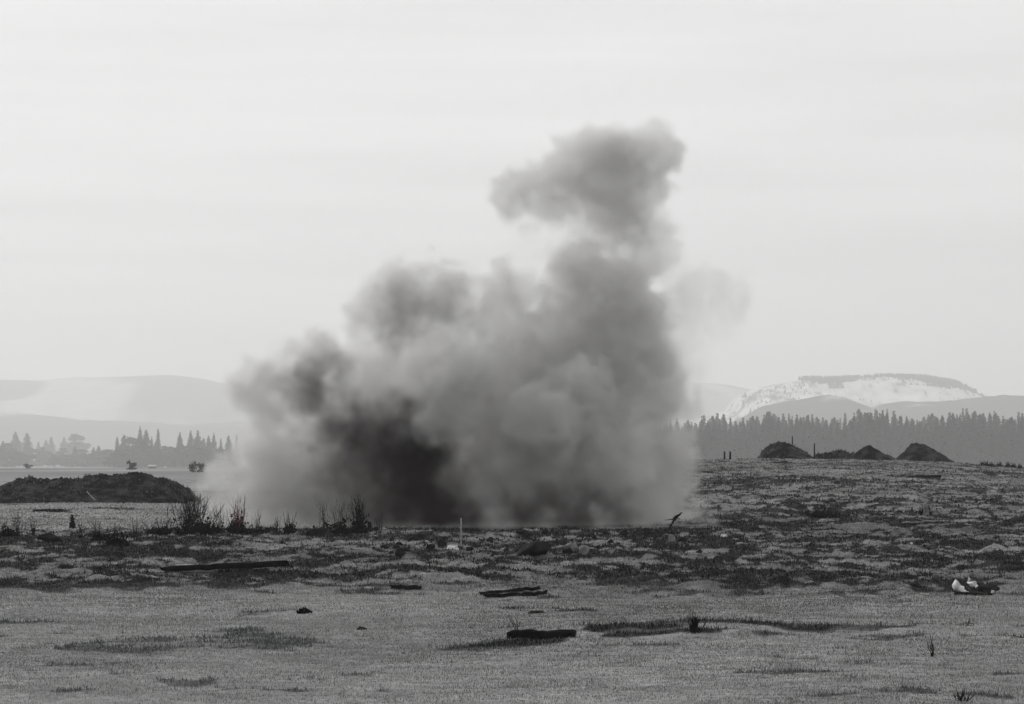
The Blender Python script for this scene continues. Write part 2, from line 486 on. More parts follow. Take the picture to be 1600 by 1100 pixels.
def broadleaf(rs, h=16.0, wid=4.0, lift=0.25):
    r = np.random.default_rng(rs)
    V, Q = cone_tris(0.3, 0.08, 0, h * 0.8, 6)
    Vs = [V]; Qs = [Q]; off = len(V)
    cl = []
    for k in range(14):
        a = r.random() * 2 * np.pi; t = r.random()
        rr = wid * (0.2 + 0.7 * math.sin(math.pi * (0.25 + 0.7 * t))) * r.random() ** .5
        cl.append((rr * math.cos(a), rr * math.sin(a), h * (lift + (0.97 - lift) * t), wid * (0.45 - 0.2 * t)))
        V, Q = limb((0, 0, h * (lift * 0.6 + 0.4 * t)), (cl[-1][0], cl[-1][1], cl[-1][2]), .1, .03)
        Vs.append(V); Qs.append(Q + off); off += len(V)
    tr = (np.concatenate(Vs), np.concatenate(Qs))
    n = 1500
    ci = r.integers(0, len(cl), n); cc = np.array(cl)[ci]
    d = r.normal(size=(n, 3)); d /= np.linalg.norm(d, axis=1)[:, None]
    P = cc[:, :3] + d * cc[:, 3:4] * (r.random((n, 1)) ** .4)
    e1 = r.normal(size=(n, 3)) * 0.42; e2 = r.normal(size=(n, 3)) * 0.42
    VV = np.stack([P - e1, P + e2, P + e1, P - e2], 1).reshape(-1, 3)
    return tr, (VV, np.arange(n * 4).reshape(-1, 4))
def limb(p0, p1, r0, r1, n=5, bow=0.0, segs=1, jit=None):
    """tapered tube between two points"""
    p0 = np.array(p0, float); p1 = np.array(p1, float)
    d = p1 - p0; L = np.linalg.norm(d) + 1e-9; d = d / L
    a = np.cross(d, [0, 0, 1.0]);
    if np.linalg.norm(a) < 1e-3: a = np.array([1.0, 0, 0])
    a /= np.linalg.norm(a); b = np.cross(d, a)
    V = []; Q = []
    for s in range(segs + 1):
        t = s / segs
        c = p0 + (p1 - p0) * t + np.array([0, 0, 1.0]) * bow * math.sin(math.pi * t) * L
        if jit is not None and 0 < s < segs: c = c + jit.normal(size=3) * L * 0.03
        rr = r0 + (r1 - r0) * t
        for k in range(n):
            q = 2 * math.pi * k / n
            V.append(c + (a * math.cos(q) + b * math.sin(q)) * rr)
    for s in range(segs):
        for k in range(n):
            Q.append((s * n + k, s * n + (k + 1) % n, (s + 1) * n + (k + 1) % n, (s + 1) * n + k))
    return np.array(V), np.array(Q)
def tree_obj(name, geo, matl):
    root = empty(name)
    mesh_obj('trunk', geo[0][0], geo[0][1], M_trunk, root)
    mesh_obj('crown', geo[1][0], geo[1][1], matl, root)
    return root
conif = [tree_obj('conifer_tree', conifer(k, 20, w, b, g, p), M_tree) for k, (w, b, g, p) in enumerate(
    [(3.6, .03, .06, .75), (3.0, .04, .1, .85), (4.0, .03, .1, .7), (2.7, .05, .12, .9), (3.3, .04, .15, .55)])]
broad = [tree_obj('broadleaf_tree', broadleaf(k, 16, w, l), M_leaf) for k, (w, l) in enumerate([(3.4, .12), (2.8, .15), (4.2, .1)])]
used = set()
def put_tree(proto, px, Y, topy, label, group, rs, widen=1.0, h0=20.0):
    if Y < 3400 and Y > 1900 and px < 400: Y *= 1.55
    o = proto
    if proto.name in used: o = copy_thing(proto)
    else: used.add(proto.name)
    x = Y * (px - 800) / F
    zb = float(base_h(x, Y)) - 0.3
    zt = CAMH + Y * (HZ - topy) / F
    s = (zt - zb) / h0
    if px < 400: widen *= 1.3
    o.location = (x, Y, zb); o.scale = (s * widen, s * widen, s)
    o.rotation_euler = (0, 0, rs.random() * 6.28)
    tag(o, label, 'tree', group)
    return o
rs = random.Random(12)
# right forest edge: a front row and two rows behind; silhouettes follow the photograph
TOPX = [980, 1070, 1085, 1100, 1130, 1150, 1160, 1180, 1200, 1215, 1240, 1260, 1300, 1345, 1352, 1370, 1395, 1430, 1470, 1500, 1540, 1600, 1720]
TOPY = [660, 660, 663, 655, 652, 660, 656, 656, 647, 648, 650, 652, 656, 646, 640, 645, 646, 652, 650, 644, 646, 650, 650]
def seg(px):
    for a, t in ((1086, 'behind the edge of the smoke'), (1126, 'just right of the smoke'), (1150, 'above the two short posts'), (1185, 'left of the first mound'), (1210, 'above the left slope of the first mound'),
                 (1238, 'above the top of the first mound'), (1272, 'above the right slope of the first mound'), (1300, 'just right of the thin post'), (1335, 'above the low flat heap'), (1360, 'above the pointed mound'),
                 (1400, 'right of the pointed mound tip'), (1425, 'left of the last mound top'), (1450, 'above the last mound top'), (1495, 'above the long right slope'), (1530, 'just right of the last mound'), (1565, 'near the right edge of the photo')):
        if px < a: return t
    return 'at the right edge of the photo'
ordw = ['front row', 'middle row', 'back row']
for row, (Y, step) in enumerate([(2200, 8.8), (2420, 9.0), (2700, 9.4)]):
    px = 985 + row * 3 if row else 1000
    while px < 1690:
        top = np.interp(px, TOPX, TOPY) + rs.uniform(-6, 8) + (7 if rs.random() < .3 else 0) - row * 1.5
        wd = rs.uniform(1.0, 1.5)
        base = np.interp(px, TOPX, TOPY)
        lab = '%s %s conifer, forest %s, %s' % ('tall' if top < base else 'shorter', 'broad' if wd > 1.25 else 'slim', ordw[row], seg(px))
        put_tree(conif[rs.randrange(5)], px, Y + rs.uniform(-30, 30), top, lab, 'conifers of the right forest edge', rs, wd)
        px += step * rs.uniform(.6, 1.4)
px = 650
while px < 1000:
    put_tree(conif[rs.randrange(5)], px, 2210 + rs.uniform(-30, 30), 660 + rs.uniform(-8, 8), 'conifer of the forest edge veiled by the smoke', 'conifers of the right forest edge', rs, rs.uniform(1.1, 1.6))
    px += 9 * rs.uniform(.7, 1.3)
put_tree(conif[3], 1351, 2260, 642, 'tallest thin pointed conifer of the forest edge, left of the pointed middle mound top', 'conifers of the right forest edge', rs, .9)
put_tree(conif[1], 1374, 2260, 646, 'tall conifer standing above its neighbours behind the pointed middle mound', 'conifers of the right forest edge', rs, .9)
# left trees: (px, top, width factor, type, Y)
LEFT = [(-20,676,1,'c',2300),(-6,682,1,'b',2500),(5,688,1,'b',2400),(12,690,1.1,'b',2500),(24,674,1.0,'b',2900),(27,679,.9,'c',2800),(42,676,1.1,'b',2900),(43,680,.8,'c',2700),(60,690,.9,'b',3200),(72,686,.9,'b',3300),(80,682,.9,'b',3300),
 (57,702,1,'b',2700),(66,699,1,'b',2700),(75,704,1,'b',2700),(100,682,1,'b',3300),(98,700,.8,'b',2800),(112,690,1,'b',3300),(122,679,1,'b',3300),(117,697,1.0,'b',2500),(124,702,.9,'b',2600),(133,703,.7,'c',2500),(146,698,1.1,'b',2400),(154,696,1.1,'b',2400),(163,702,1.2,'b',2300),
 (172,703,1.3,'b',2300),(183,682,.65,'c',2100),(194,679,1.0,'b',2100),(202,684,1.0,'b',2100),(219,666,.95,'c',2000),(228,670,.95,'c',2000),(213,688,1.0,'c',2050),(237,682,.9,'c',2100),(247,669,.5,'c',2050),(243,690,1.0,'b',2050),(255,700,1.2,'b',2100),(262,695,1.1,'b',2100),(271,700,1.1,'b',2100),
 (281,675,.95,'c',2000),(288,696,1.1,'b',2050),(298,672,.9,'c',2000),(309,671,.9,'c',2000),(304,690,1.1,'c',2050),(318,684,1.0,'c',2100),(326,680,1.0,'c',2100),(334,676,1.0,'c',2100),(345,684,1,'c',2100),(357,680,1,'c',2150),(370,678,1,'c',2150),
 (185,705,1.3,'b',2000),(205,702,1.3,'b',2000),(225,700,1.3,'b',2000),(245,704,1.3,'b',2000),(265,706,1.3,'b',2000),(290,704,1.3,'b',2000),(312,700,1.3,'b',2000),(330,700,1.3,'b',2000),(20,706,1.3,'b',2300),(38,708,1.3,'b',2300),(85,711,1.3,'b',2400),(105,711,1.3,'b',2400),(138,709,1.3,'b',2300),(-45,680,1,'c',2300),(-70,676,1,'b',2300)]
def lseg(px):
    return lseg_(px)
def lseg_(px):
    for a, t in ((25, 'at the left edge of the photo'), (90, 'above the left end of the dark mound'), (140, 'left of the pale hazy gap'), (182, 'just left of the thin pointed fir'),
                 (212, 'right of the thin pointed fir'), (240, 'among the twin tall firs'), (270, 'right of the twin tall firs'), (295, 'around the lone conical fir')):
        if px < a: return t
    return 'next to the left edge of the smoke'
sp = {183: 'thin pointed fir standing alone left of the tall firs', 219: 'tallest left hazy fir, left one of the twin tall firs', 228: 'right one of the twin tall firs behind the left mound',
      247: 'very thin spindly fir right of the twin tall firs', 281: 'lone broad conical fir above the right end of the left mound'}
for (px, top, wf, k, Y) in LEFT:
    if k == 'c': put_tree(conif[rs.randrange(5)], px, Y, top, sp.get(px, 'misty fir, far left tree belt, ' + lseg(px)), 'misty trees of the left tree belt', rs, wf * 1.05)
    elif top < 699 and rs.random() < .7: put_tree(conif[rs.choice([2, 4, 4])], px, Y, top, 'fuzzy conifer, far left tree belt, ' + lseg(px), 'misty trees of the left tree belt', rs, wf * 1.25)
    else:
        q = 'low bushy' if top > 699 else 'round topped'
        put_tree(broad[rs.randrange(3)], px, Y, top, '%s tree, far left belt, %s' % (q, lseg(px)), 'misty trees of the left tree belt', rs, wf * (1.25 + (1.1 if top > 699 else 0)), 16.0)
# tree fringe on the crest of the snowy hill and misty woods at the hill foot: far masses
def far_wood(name, label, pts, hh, step, wide, seedn):
    r = random.Random(seedn)
    Vs = []; Qs = []; off = 0
    for (x, y, z) in pts:
        h = hh * r.uniform(.35, 1.25); w = h * wide
        for k in range(3):
            zz0 = z - 2 + h * k * 0.26; 
            V, Q = cone_tris(w * (1 - k * .28), w * 0.12, zz0, z + h * (0.5 + 0.25 * k), 5, x + r.uniform(-1, 1), y)
            Vs.append(V); Qs.append(Q + off); off += len(V)
    o = mesh_obj(name, np.concatenate(Vs), np.concatenate(Qs), M_tree)
    tag(o, label, 'woods', kind='stuff')
i0 = HZZ.argmax(0)
pts = []
for j in range(HX.shape[1]):
    px = 800 + F * HX[i0[j], j] / HY[i0[j], j]
    if 1245 < px < 1516:
        band = np.interp(px, [1245, 1256, 1275, 1320, 1340, 1380, 1395, 1410, 1440, 1470, 1500, 1516], [.4, 3, 4, 3, 1, .6, 2, 4, 4.5, 4, 3, .6])
        for _ in range(max(1, int(band * 3.5))):
            if rs.random() < .12: continue
            k = min(max(int(i0[j] - rs.random() * band * 1.5), 0), HX.shape[0] - 1)
            q = rs.random()
            pts.append((HX[k, j] + rs.uniform(-9, 9), HY[k, j] - q * 30, HZZ[k, j] + 0 * q))
    if 1150 < px < 1530:
        for _ in range(5):
            k = int(i0[j] - 2 - rs.random() ** 1.5 * 16)
            if fbm(np.array([HX[k, j] * .006]), np.array([HY[k, j] * .006]), 3, 44)[0] > .5: pts.append((HX[k, j] + rs.uniform(-9, 9), HY[k, j], HZZ[k, j] - 3))
far_wood('treeline', 'dark fringe of trees along the crest of the snowy hill', pts, 9.5, 1, .42, 4)

# ------------------------------------------------------------------ soil mounds
def mound(name, prof, Y, depth, label, group, matl, seed, base_py, amp=0.13):
    px = np.array([p[0] for p in prof], float); py = np.array([p[1] for p in prof], float)
    cx = (px[0] + px[-1]) / 2
    X0 = Y * (cx - 800) / F
    s = F / Y
    hx = (px - cx) / s; hz = np.maximum((base_py - py) / s, 0)
    nx, ny = 260, 110
    xs = np.linspace(hx[0], hx[-1], nx); vs = np.linspace(-1, 1, ny)
    X, Vv = np.meshgrid(xs, vs)
    ph = np.interp(xs, hx, hz)
    ph = np.convolve(np.pad(ph, 3, 'edge'), np.ones(7) / 7, 'valid')
    n = fbm(X * .8 + seed, Vv * depth * .8, 4, seed) - 0.5
    n2 = fbm(X * 3 + seed, Vv * depth * 3, 3, seed + 5) - 0.5
    sh = np.clip(1 - np.abs(Vv) ** 1.6, 0, 1)
    edge = np.minimum(1, ph / 0.5)[None, :]
    Z = ph[None, :] * sh * (1 + n * 0.12) + (n * amp * 1.3 + n2 * amp * 2.2 + (fbm(X * 7 + seed, Vv * depth * 7, 2, seed + 15) - .5) * amp * 1.2) * sh * edge
    g = float(base_h(X0, Y))
    yy = Vv * depth * (0.75 + 0.25 * edge) + n * 0.5
    gz = base_h(X + X0, yy + Y) - g
    Z = Z + gz - 0.12 * (1 - sh)
    Vt = np.stack([X, yy, Z], -1).reshape(-1, 3)
    i = np.arange(nx * ny).reshape(ny, nx)
    Q = np.stack([i[:-1, :-1], i[:-1, 1:], i[1:, 1:], i[1:, :-1]], -1).reshape(-1, 4)
    o = mesh_obj(name, Vt, Q, matl, smooth=True, loc=(X0, Y, g))
    tag(o, label, 'dirt mound', group)
    r = np.random.default_rng(seed); N = 5200 if Y < 200 else 900     # weeds rooted in the soil
    k = r.integers(0, len(Vt), N); P = Vt[k]; P = P[P[:, 2] > gz.reshape(-1)[k] + .1]; N = len(P)
    nn = fbm(P[:, 0] * .9 + seed, P[:, 1] * .9, 3, seed + 40)
    P = P[nn > .47]; N = len(P); print('weeds', seed, N)
    if N < 200 or (Y > 200 and seed in (33, 43)): return o
    hgt = Y * .0006 * (.5 + r.random(N)); wv = hgt * .35; a = r.random(N) * 6.28
    dv = np.stack([np.cos(a) * wv, np.sin(a) * wv, np.zeros(N)], -1)
    tip = P + np.stack([r.normal(size=N) * hgt * .5, r.normal(size=N) * hgt * .5, hgt], -1)
    Vw = np.stack([P - dv, P + dv, tip], 1).reshape(-1, 3)
    mesh_obj('weeds', Vw, np.arange(N * 3).reshape(-1, 3), M_cover, o, cols=np.repeat(np.where(r.random(N) < .3, .10, .015), 3))
    return o
mound('soil_mound', [(-60, 783), (-30, 768), (0, 762), (25, 752), (50, 748), (80, 751), (110, 750), (140, 746), (165, 742), (200, 741), (225, 742), (250, 747), (275, 755), (292, 762), (303, 775)],
      192, 5.0, 'long low dark soil mound with a rounded crest on the left field', None, M_soil, 3, 786, 0.18)
mound('soil_mound', [(1184, 719), (1192, 706), (1203, 696), (1212, 693), (1222, 692), (1236, 695), (1250, 703), (1262, 711), (1272, 719)], 262, 3.4,
      'first soil mound from the left on the right ridge, pale patch near its rounded top', 'soil mounds on the right ridge', M_soil2, 13, 719)
mound('soil_mound', [(1268, 719), (1280, 710), (1295, 709), (1312, 706), (1330, 709), (1345, 712), (1352, 719)], 264, 2.4,
      'lowest flat soil heap between the first mound and the pointed mound', 'soil mounds on the right ridge', M_soil2, 23, 720)
mound('soil_mound', [(1326, 720), (1340, 708), (1350, 700), (1357, 697), (1366, 703), (1380, 709), (1392, 714), (1406, 721)], 258, 2.6,
      'pointed middle soil mound with pale streaks on the right ridge', 'soil mounds on the right ridge', M_soil2, 33, 720)
mound('soil_mound', [(1398, 721), (1408, 713), (1416, 704), (1424, 695), (1432, 693), (1445, 695), (1458, 703), (1472, 711), (1482, 717), (1494, 725)], 260, 3.4,
      'tallest rightmost soil mound, long slope falling to the right', 'soil mounds on the right ridge', M_soil, 43, 722)

# ------------------------------------------------------------------ posts, stakes, planks, rocks
def box_mesh(L, W, Hh, rngs, jit=0.01, nseg=14):
    """rough sawn timber along x"""
    V = []; Q = []
    for s in range(nseg + 1):
        t = s / nseg - 0.5
        oy, oz = rngs.normal() * jit, rngs.normal() * jit * .6
        c = min(W, Hh) * .12
        for (y, z) in ((-W/2+c, -Hh/2), (W/2-c, -Hh/2), (W/2, -Hh/2+c), (W/2, Hh/2-c), (W/2-c, Hh/2), (-W/2+c, Hh/2), (-W/2, Hh/2-c), (-W/2, -Hh/2+c)):
            V.append((t * L + rngs.normal() * jit * (2 if s in (0, nseg) else .5), y + oy + rngs.normal() * jit * .3, z + oz + rngs.normal() * jit * .3))
    for s in range(nseg):
        for k in range(8):
            Q.append((s * 8 + k, s * 8 + (k + 1) % 8, (s + 1) * 8 + (k + 1) % 8, (s + 1) * 8 + k))
    for b, sg in ((0, 1), (nseg * 8, -1)):
        for q in ((0, 1, 6, 7), (1, 2, 5, 6), (2, 3, 4, 5)):
            Q.append(tuple(b + i for i in (q if sg < 0 else q[::-1])))
    return np.array(V), np.array(Q)
R2 = np.random.default_rng(22)
def plank(name, px0, py0, px1, py1, thick, width, matl, label, cat='plank', group=None, lift=0.0, Yo=None):
    a = ground_at((px0 + px1) / 2, (py0 + py1) / 2)
    if Yo: a.y = Yo
    Y = a.y
    p0 = ray(px0, py0, Y); p1 = ray(px1, py1, Y)
    c = (p0 + p1) / 2
    L = (p1 - p0).length
    V, Q = box_mesh(L, width, thick, R2, 0.018)
    g = float(H(c.x, c.y))
    cz = max(c.z, g + thick * .35) + lift
    o = mesh_obj(name, V, Q, matl, loc=(c.x, c.y, cz))
    d = p1 - p0
    o.rotation_euler = (0, -math.atan2(d.z, math.hypot(d.x, d.y)), math.atan2(d.y, d.x))
    tag(o, label, cat, group)
    return o
plank('timber_beam', 255, 898, 450, 888, 0.14, 0.28, M_darkwood, 'long dark timber beam lying in the left grass, its sunlit top an added pale strip', 'beam', lift=.07)  # black front: backlit shade put into the wood colour
bt = plank('plank', 275, 891, 448, 884, 0.045, 0.24, M_pale, 'thin pale strip standing in for the sunlit top of the long dark beam', lift=.075)  # added strip: the beam's sunlit top edge as pale colour
plank('plank', 612, 921, 658, 922, 0.10, 0.2, M_darkwood, 'short dark plank alone in the grass left of the paired planks')
plank('plank', 752, 930, 842, 921, 0.07, 0.2, M_darkwood, 'upper one of two crossed dark planks below the white stake', group='two crossed planks')
plank('plank', 758, 932, 855, 928, 0.07, 0.2, M_darkwood, 'lower one of two crossed dark planks below the white stake', group='two crossed planks')
plank('hollow_slab', 797, 998, 898, 997, 0.15, 0.35, M_darkwood, 'black slab standing in for a dark hollow in the pale foreground grass', 'log')  # dark slab added in place of a dark hollow in the grass
plank('log', 52, 800, 98, 800, 0.18, 0.4, M_darkwood, 'dark log on the bare ground below the left mound', 'log')
plank('log', 1420, 747, 1470, 746, 0.2, 0.4, M_darkwood, 'dark log on the right slope below the last mound', 'log')
plank('log', 1092, 738, 1122, 741, 0.14, 0.3, M_darkwood, 'dark log beside the right edge of the smoke', 'log')
plank('plank', 1205, 725, 1230, 722, 0.14, 0.3, M_darkwood, 'short dark plank just below the first right mound')
plank('plank', 136, 771, 149, 784, 0.06, 0.12, M_wood, 'short pale board leaning on the left soil mound', Yo=184.5, lift=0.1)
plank('board', 205, 900, 250, 907, 0.04, 0.10, M_wood, 'pale weathered board at the left end of the long beam', 'board')
plank('board', 1410, 818, 1475, 815, 0.05, 0.2, M_wood, 'pale narrow board on the right slope below the stump', 'board')
plank('board', 1480, 856, 1512, 864, 0.05, 0.1, M_wood, 'thin pale stick on the dark ground above the white blocks', 'stick')
plank('board', 1290, 833, 1320, 832, 0.05, 0.2, M_wood, 'short pale board left of the white sheet on the right slope', 'board')
def post(name, px, top, bot, rad, matl, label, cat, group=None, Y=None, lean=0.0):
    g = ground_at(px, bot)
    if Y: g = Vector((Y * (px - 800) / F, Y, float(H(Y * (px - 800) / F, Y))))
    t = ray(px + lean, top, g.y)
    V, Q = limb((0, 0, -0.15), (t.x - g.x, 0, t.z - g.z), rad, rad * .8, 6, segs=3, jit=None)
    n = len(V); V = np.concatenate([V, [V[-6:].mean(0) + [0, 0, rad * .5]]])
    Qt = np.array([(n - 6 + k, n - 6 + (k + 1) % 6, n, n) for k in range(6)])
    T = np.concatenate([quads_to_tris(Q), Qt[:, :3]])
    o = mesh_obj(name, V, T, matl, loc=g)
    tag(o, label, cat, group)
post('survey_stake', 720.5, 810, 856, 0.028, M_wood, 'thin pale upright survey stake in front of the smoke', 'stake')
post('post', 1132, 706, 719, 0.09, M_darkwood, 'left one of two short dark posts between the smoke and the first mound', 'post', 'two short dark posts', Y=252)
post('post', 1141, 706, 719, 0.10, M_darkwood, 'right one of two short dark posts between the smoke and the first mound', 'post', 'two short dark posts', Y=252)
post('post', 1238, 682, 716, 0.06, M_darkwood, 'tall thin dark post standing on the first right mound', 'post', Y=263)
post('post', 1272.5, 693, 719, 0.07, M_darkwood, 'thin dark post between the first mound and the low heap', 'post', Y=257)
def rock(name, px, bot, wpx, hpx, matl, label, cat, seed, group=None, flat=1.0, tilt=0.0, boxy=0.0):
    g = ground_at(px, bot)
    s = F / g.y
    import bmesh
    bm = bmesh.new(); bmesh.ops.create_icosphere(bm, subdivisions=4, radius=1)
    V = np.array([v.co[:] for v in bm.verts]); Fc = np.array([[v.index for v in f.verts] for f in bm.faces]); bm.free()
    r = np.random.default_rng(seed)
    dirs = r.normal(size=(13, 3)); dirs /= np.linalg.norm(dirs, axis=1)[:, None]
    sup = np.ones(len(V))
    for dd in dirs:      # facets: cut the ball by random planes
        c = V @ dd; lim = r.uniform(.55, .85)
        sup = np.where(c * sup > lim, lim / np.maximum(c, 1e-6), sup)
    V = V * sup[:, None]
    V *= (1 + 0.06 * (r.random((len(V), 1)) - .5))
    V[:, 0] *= wpx / s / 2 / .85; V[:, 1] *= wpx / s / 2 * flat; V[:, 2] *= hpx / s / 1.35
    V[:, 2] += hpx / s * 0.35
    ca, sa = math.cos(tilt), math.sin(tilt)
    V = V @ np.array([[ca, 0, sa], [0, 1, 0], [-sa, 0, ca]])
    o = mesh_obj(name, V, Fc, matl, loc=(g.x, g.y, g.z - 0.02))
    tag(o, label, cat, group)
rock('boulder', 497, 838, 38, 15, M_rock, 'black wedge shaped boulder at the foot of the smoke left of the bare bush', 'boulder', 1, tilt=0.35)
rock('boulder', 78, 846, 34, 16, M_rock, 'dark rounded boulder in the left grass below the small fir', 'boulder', 2)
rock('boulder', 838, 866, 58, 22, M_rock, 'large dark boulder in the rubble right of the white stake', 'boulder', 3, tilt=0.4)
rock('boulder', 892, 862, 20, 17, M_prock, 'pale angular rock right of the large dark boulder', 'rock', 4, 'pale rocks at the blast edge')
rock('boulder', 912, 866, 16, 14, M_prock, 'smaller pale rock touching the right side of the angular pale rock', 'rock', 5, 'pale rocks at the blast edge')
rock('boulder', 1049, 846, 11, 12, M_prock, 'small pale upright rock below the right end of the smoke', 'rock', 6)
rock('boulder', 690, 853, 14, 10, M_rock, 'small dark rock left of the white litter and stake', 'rock', 7)
rock('boulder', 565, 984, 16, 7, M_rock, 'small dark clod in the open foreground grass', 'rock', 8)
rock('boulder', 1545, 925, 30, 12, M_rock, 'dark clod beside the white blocks', 'rock', 9)
rock('boulder', 840, 958, 26, 6, M_rock, 'flat dark clod above the black slab', 'rock', 10)
rock('boulder', 820, 836, 26, 8, M_rock, 'low dark clod on the lip under the smoke', 'rock', 12)
rock('boulder', 1430, 915, 16, 6, M_rock, 'small dark clod left of the white blocks', 'rock', 13)
def block(name, px, bot, L, W, Hh, rz, ry, matl, label, cat, group=None):
    g = ground_at(px, bot)
    V, Q = box_mesh(L, W, Hh, R2, 0.02, 6)
    o = mesh_obj(name, V, Q, matl, loc=(g.x, g.y, g.z + Hh * .45))
    o.rotation_euler = (0.15, ry, rz); tag(o, label, cat, group)
block('broken_block', 1500, 926, 0.33, .17, .15, 0.4, 0.75, M_white, 'larger white broken block lying tilted on the right ground', 'block', 'two white blocks')
block('broken_block', 1520, 920, 0.19, .13, .12, 0.5, 0.95, M_white, 'smaller white broken block just behind the larger one', 'block', 'two white blocks')
for q in range(64):        # soil thrown out by the blast
    px = 600 + 510 * R2.random(); py = 834 + 34 * R2.random() ** 1.4
    sz = 5 + 13 * R2.random() ** 2.2
    wh = 'left of the pale stake' if px < 715 else 'between the stake and the large dark boulder' if px < 810 else 'around the large dark boulder' if px < 870 else 'by the pale rocks' if px < 930 else 'right of the pale rocks' if px < 1020 else 'at the right foot of the smoke'
    rock('soil_clod', px, py, sz, sz * .6, M_rock, ('small' if sz < 8 else 'larger') + ' dark clod of thrown soil, ' + wh, 'clod', 200 + q, 'thrown clods below the smoke', tilt=R2.random() * .5)
block('charred_board', 1520, 930, 0.75, .18, .06, 0.1, 0.03, M_darkwood, 'black board lying at the foot of the white blocks', 'board')
def sheet(name, px, bot, wpx, hpx, matl, label, cat, seed, tiltx=0.9):
    g = ground_at(px, bot); s = F / g.y
    r = np.random.default_rng(seed)
    n = 9
    u, v = np.meshgrid(np.linspace(-.5, .5, n), np.linspace(0, 1, n))
    w = wpx / s; h = hpx / s
    X = u * w * (1 - .3 * v) + r.normal(size=u.shape) * w * .02; Z = v * h + r.normal(size=u.shape) * h * .10
    Yy = v * h * .8 + r.normal(size=u.shape) * h * .12
    V1 = np.stack([X, Yy, Z], -1).reshape(-1, 3); V2 = V1 + [0, 0.015, -0.012]
    i = np.arange(n * n).reshape(n, n)
    Q = np.stack([i[:-1, :-1], i[:-1, 1:], i[1:, 1:], i[1:, :-1]], -1).reshape(-1, 4)
    ed = np.concatenate([i[0, :], i[1:, -1], i[-1, :-1][::-1], i[1:-1, 0][::-1]])
    side = np.array([(ed[k], ed[(k + 1) % len(ed)], ed[(k + 1) % len(ed)] + n * n, ed[k] + n * n) for k in range(len(ed))])
    o = mesh_obj(name, np.concatenate([V1, V2]), np.concatenate([Q, Q[:, ::-1] + n * n, side]), matl, loc=(g.x, g.y, g.z - 0.01))
    tag(o, label, cat)
sheet('crumpled_sheet', 1410, 836, 38, 10, M_prock, 'pale crumpled sheet lying on the dark right slope', 'sheet', 1)
sheet('litter_scrap', 1131, 839, 11, 5, M_white, 'tiny white scrap on dark ground right of the smoke foot', 'litter', 2)
sheet('litter_scrap', 1424, 850, 5, 3, M_white, 'tiniest white scrap below the pale crumpled sheet', 'litter', 3)
sheet('litter_scrap', 707, 858, 20, 7, M_white, 'crumpled white litter at the foot of the survey stake', 'litter', 4)
sheet('litter_scrap', 1552, 928, 7, 4, M_white, 'small white scrap at the right end of the black board', 'litter', 5)

# ------------------------------------------------------------------ bare shrubs and twigs
def shrub(name, px, bot, wpx, hpx, n, label, cat, seed, matl, rad=0.012, spread=0.5, base=True, twigs=3, Y=None, group=None, fan=1.0, lean=0.0):
    g = ground_at(px, bot)
    if Y: g = Vector((Y * (px - 800) / F, Y, float(H(Y * (px - 800) / F, Y))))
    s = F / g.y; w = wpx / s; h = hpx / s
    r = np.random.default_rng(seed)
    Vs = []; Qs = []; off = 0
    for k in range(n):
        b = np.array([r.normal() * w * .13, r.normal() * w * .15, -0.05])
        hh = h * (0.45 + .55 * r.random() ** .7)
        tip = np.array([b[0] + (r.normal() * w * .22 * fan + lean * hh), b[1] + r.normal() * w * .2, hh])
        V, Q = limb(b, tip, rad * (0.7 + .6 * r.random()), rad * .25, 4, bow=0.0, segs=4, jit=r)
        Vs.append(V); Qs.append(Q + off); off += len(V)
        for j in range(twigs):
            t = r.uniform(.25, .85)
            p = b + (tip - b) * t
            q = p + np.array([r.normal() * .10 * h, r.normal() * .08 * h, r.uniform(.10, .28) * h])
            V, Q = limb(p, q, rad * .45, rad * .15, 3)
            Vs.append(V); Qs.append(Q + off); off += len(V)
    root = empty(name, g)
    mesh_obj('branches', np.concatenate(Vs), np.concatenate(Qs), matl, root)
    if base:
        nb = int(60 + n * 14)
        P = np.stack([r.normal(size=nb) * w * .24, r.normal(size=nb) * w * .2, np.abs(r.normal(size=nb)) * h * .16], -1)
        e1 = r.normal(size=(nb, 3)) * .035; e2 = r.normal(size=(nb, 3)) * .035; e1[:, 2] += .03
        mesh_obj('foliage', np.stack([P - e1, P + e2, P + e1, P - e2], 1).reshape(-1, 3), np.arange(nb * 4).reshape(-1, 4), M_twig, root)
    tag(root, label, cat, group)
    return root
shrub('bare_shrub', 298, 834, 78, 66, 34, 'large dark bare shrub at the left foot of the smoke', 'shrub', 1, M_twig, .020, twigs=8)
shrub('bare_shrub', 326, 834, 44, 48, 12, 'thin leaning bare shrub touching the right of the large left shrub', 'shrub', 2, M_twig, .010, lean=.25, twigs=4)
shrub('red_stemmed_shrub', 371, 832, 30, 62, 16, 'upright shrub with reddish stems in front of the pale smoke', 'shrub', 3, M_red, .020, fan=.75, twigs=1)
shrub('bare_shrub', 372, 834, 40, 40, 14, 'dark twiggy shrub around the foot of the red stems', 'shrub', 4, M_twig, .010)
shrub('bare_shrub', 452, 834, 22, 36, 12, 'small forked dark shrub between the red stems and the black boulder', 'shrub', 5, M_twig, .017, twigs=2)
shrub('bare_shrub', 528, 834, 46, 60, 16, 'thin open bare shrub right of the black boulder', 'shrub', 6, M_twig, .009, twigs=5)
shrub('bare_shrub', 561, 834, 42, 64, 34, 'dense dark upright shrub in front of the blackest smoke', 'shrub', 7, M_twig, .016, fan=.8, twigs=3)
shrub('bare_shrub', 10, 838, 34, 32, 12, 'small dark shrub at the left edge of the photo', 'shrub', 8, M_twig, .014)
shrub('bare_shrub', 158, 846, 30, 42, 9, 'leaning sparse shrub in the left rough grass', 'shrub', 9, M_twig, .014, lean=-.35)
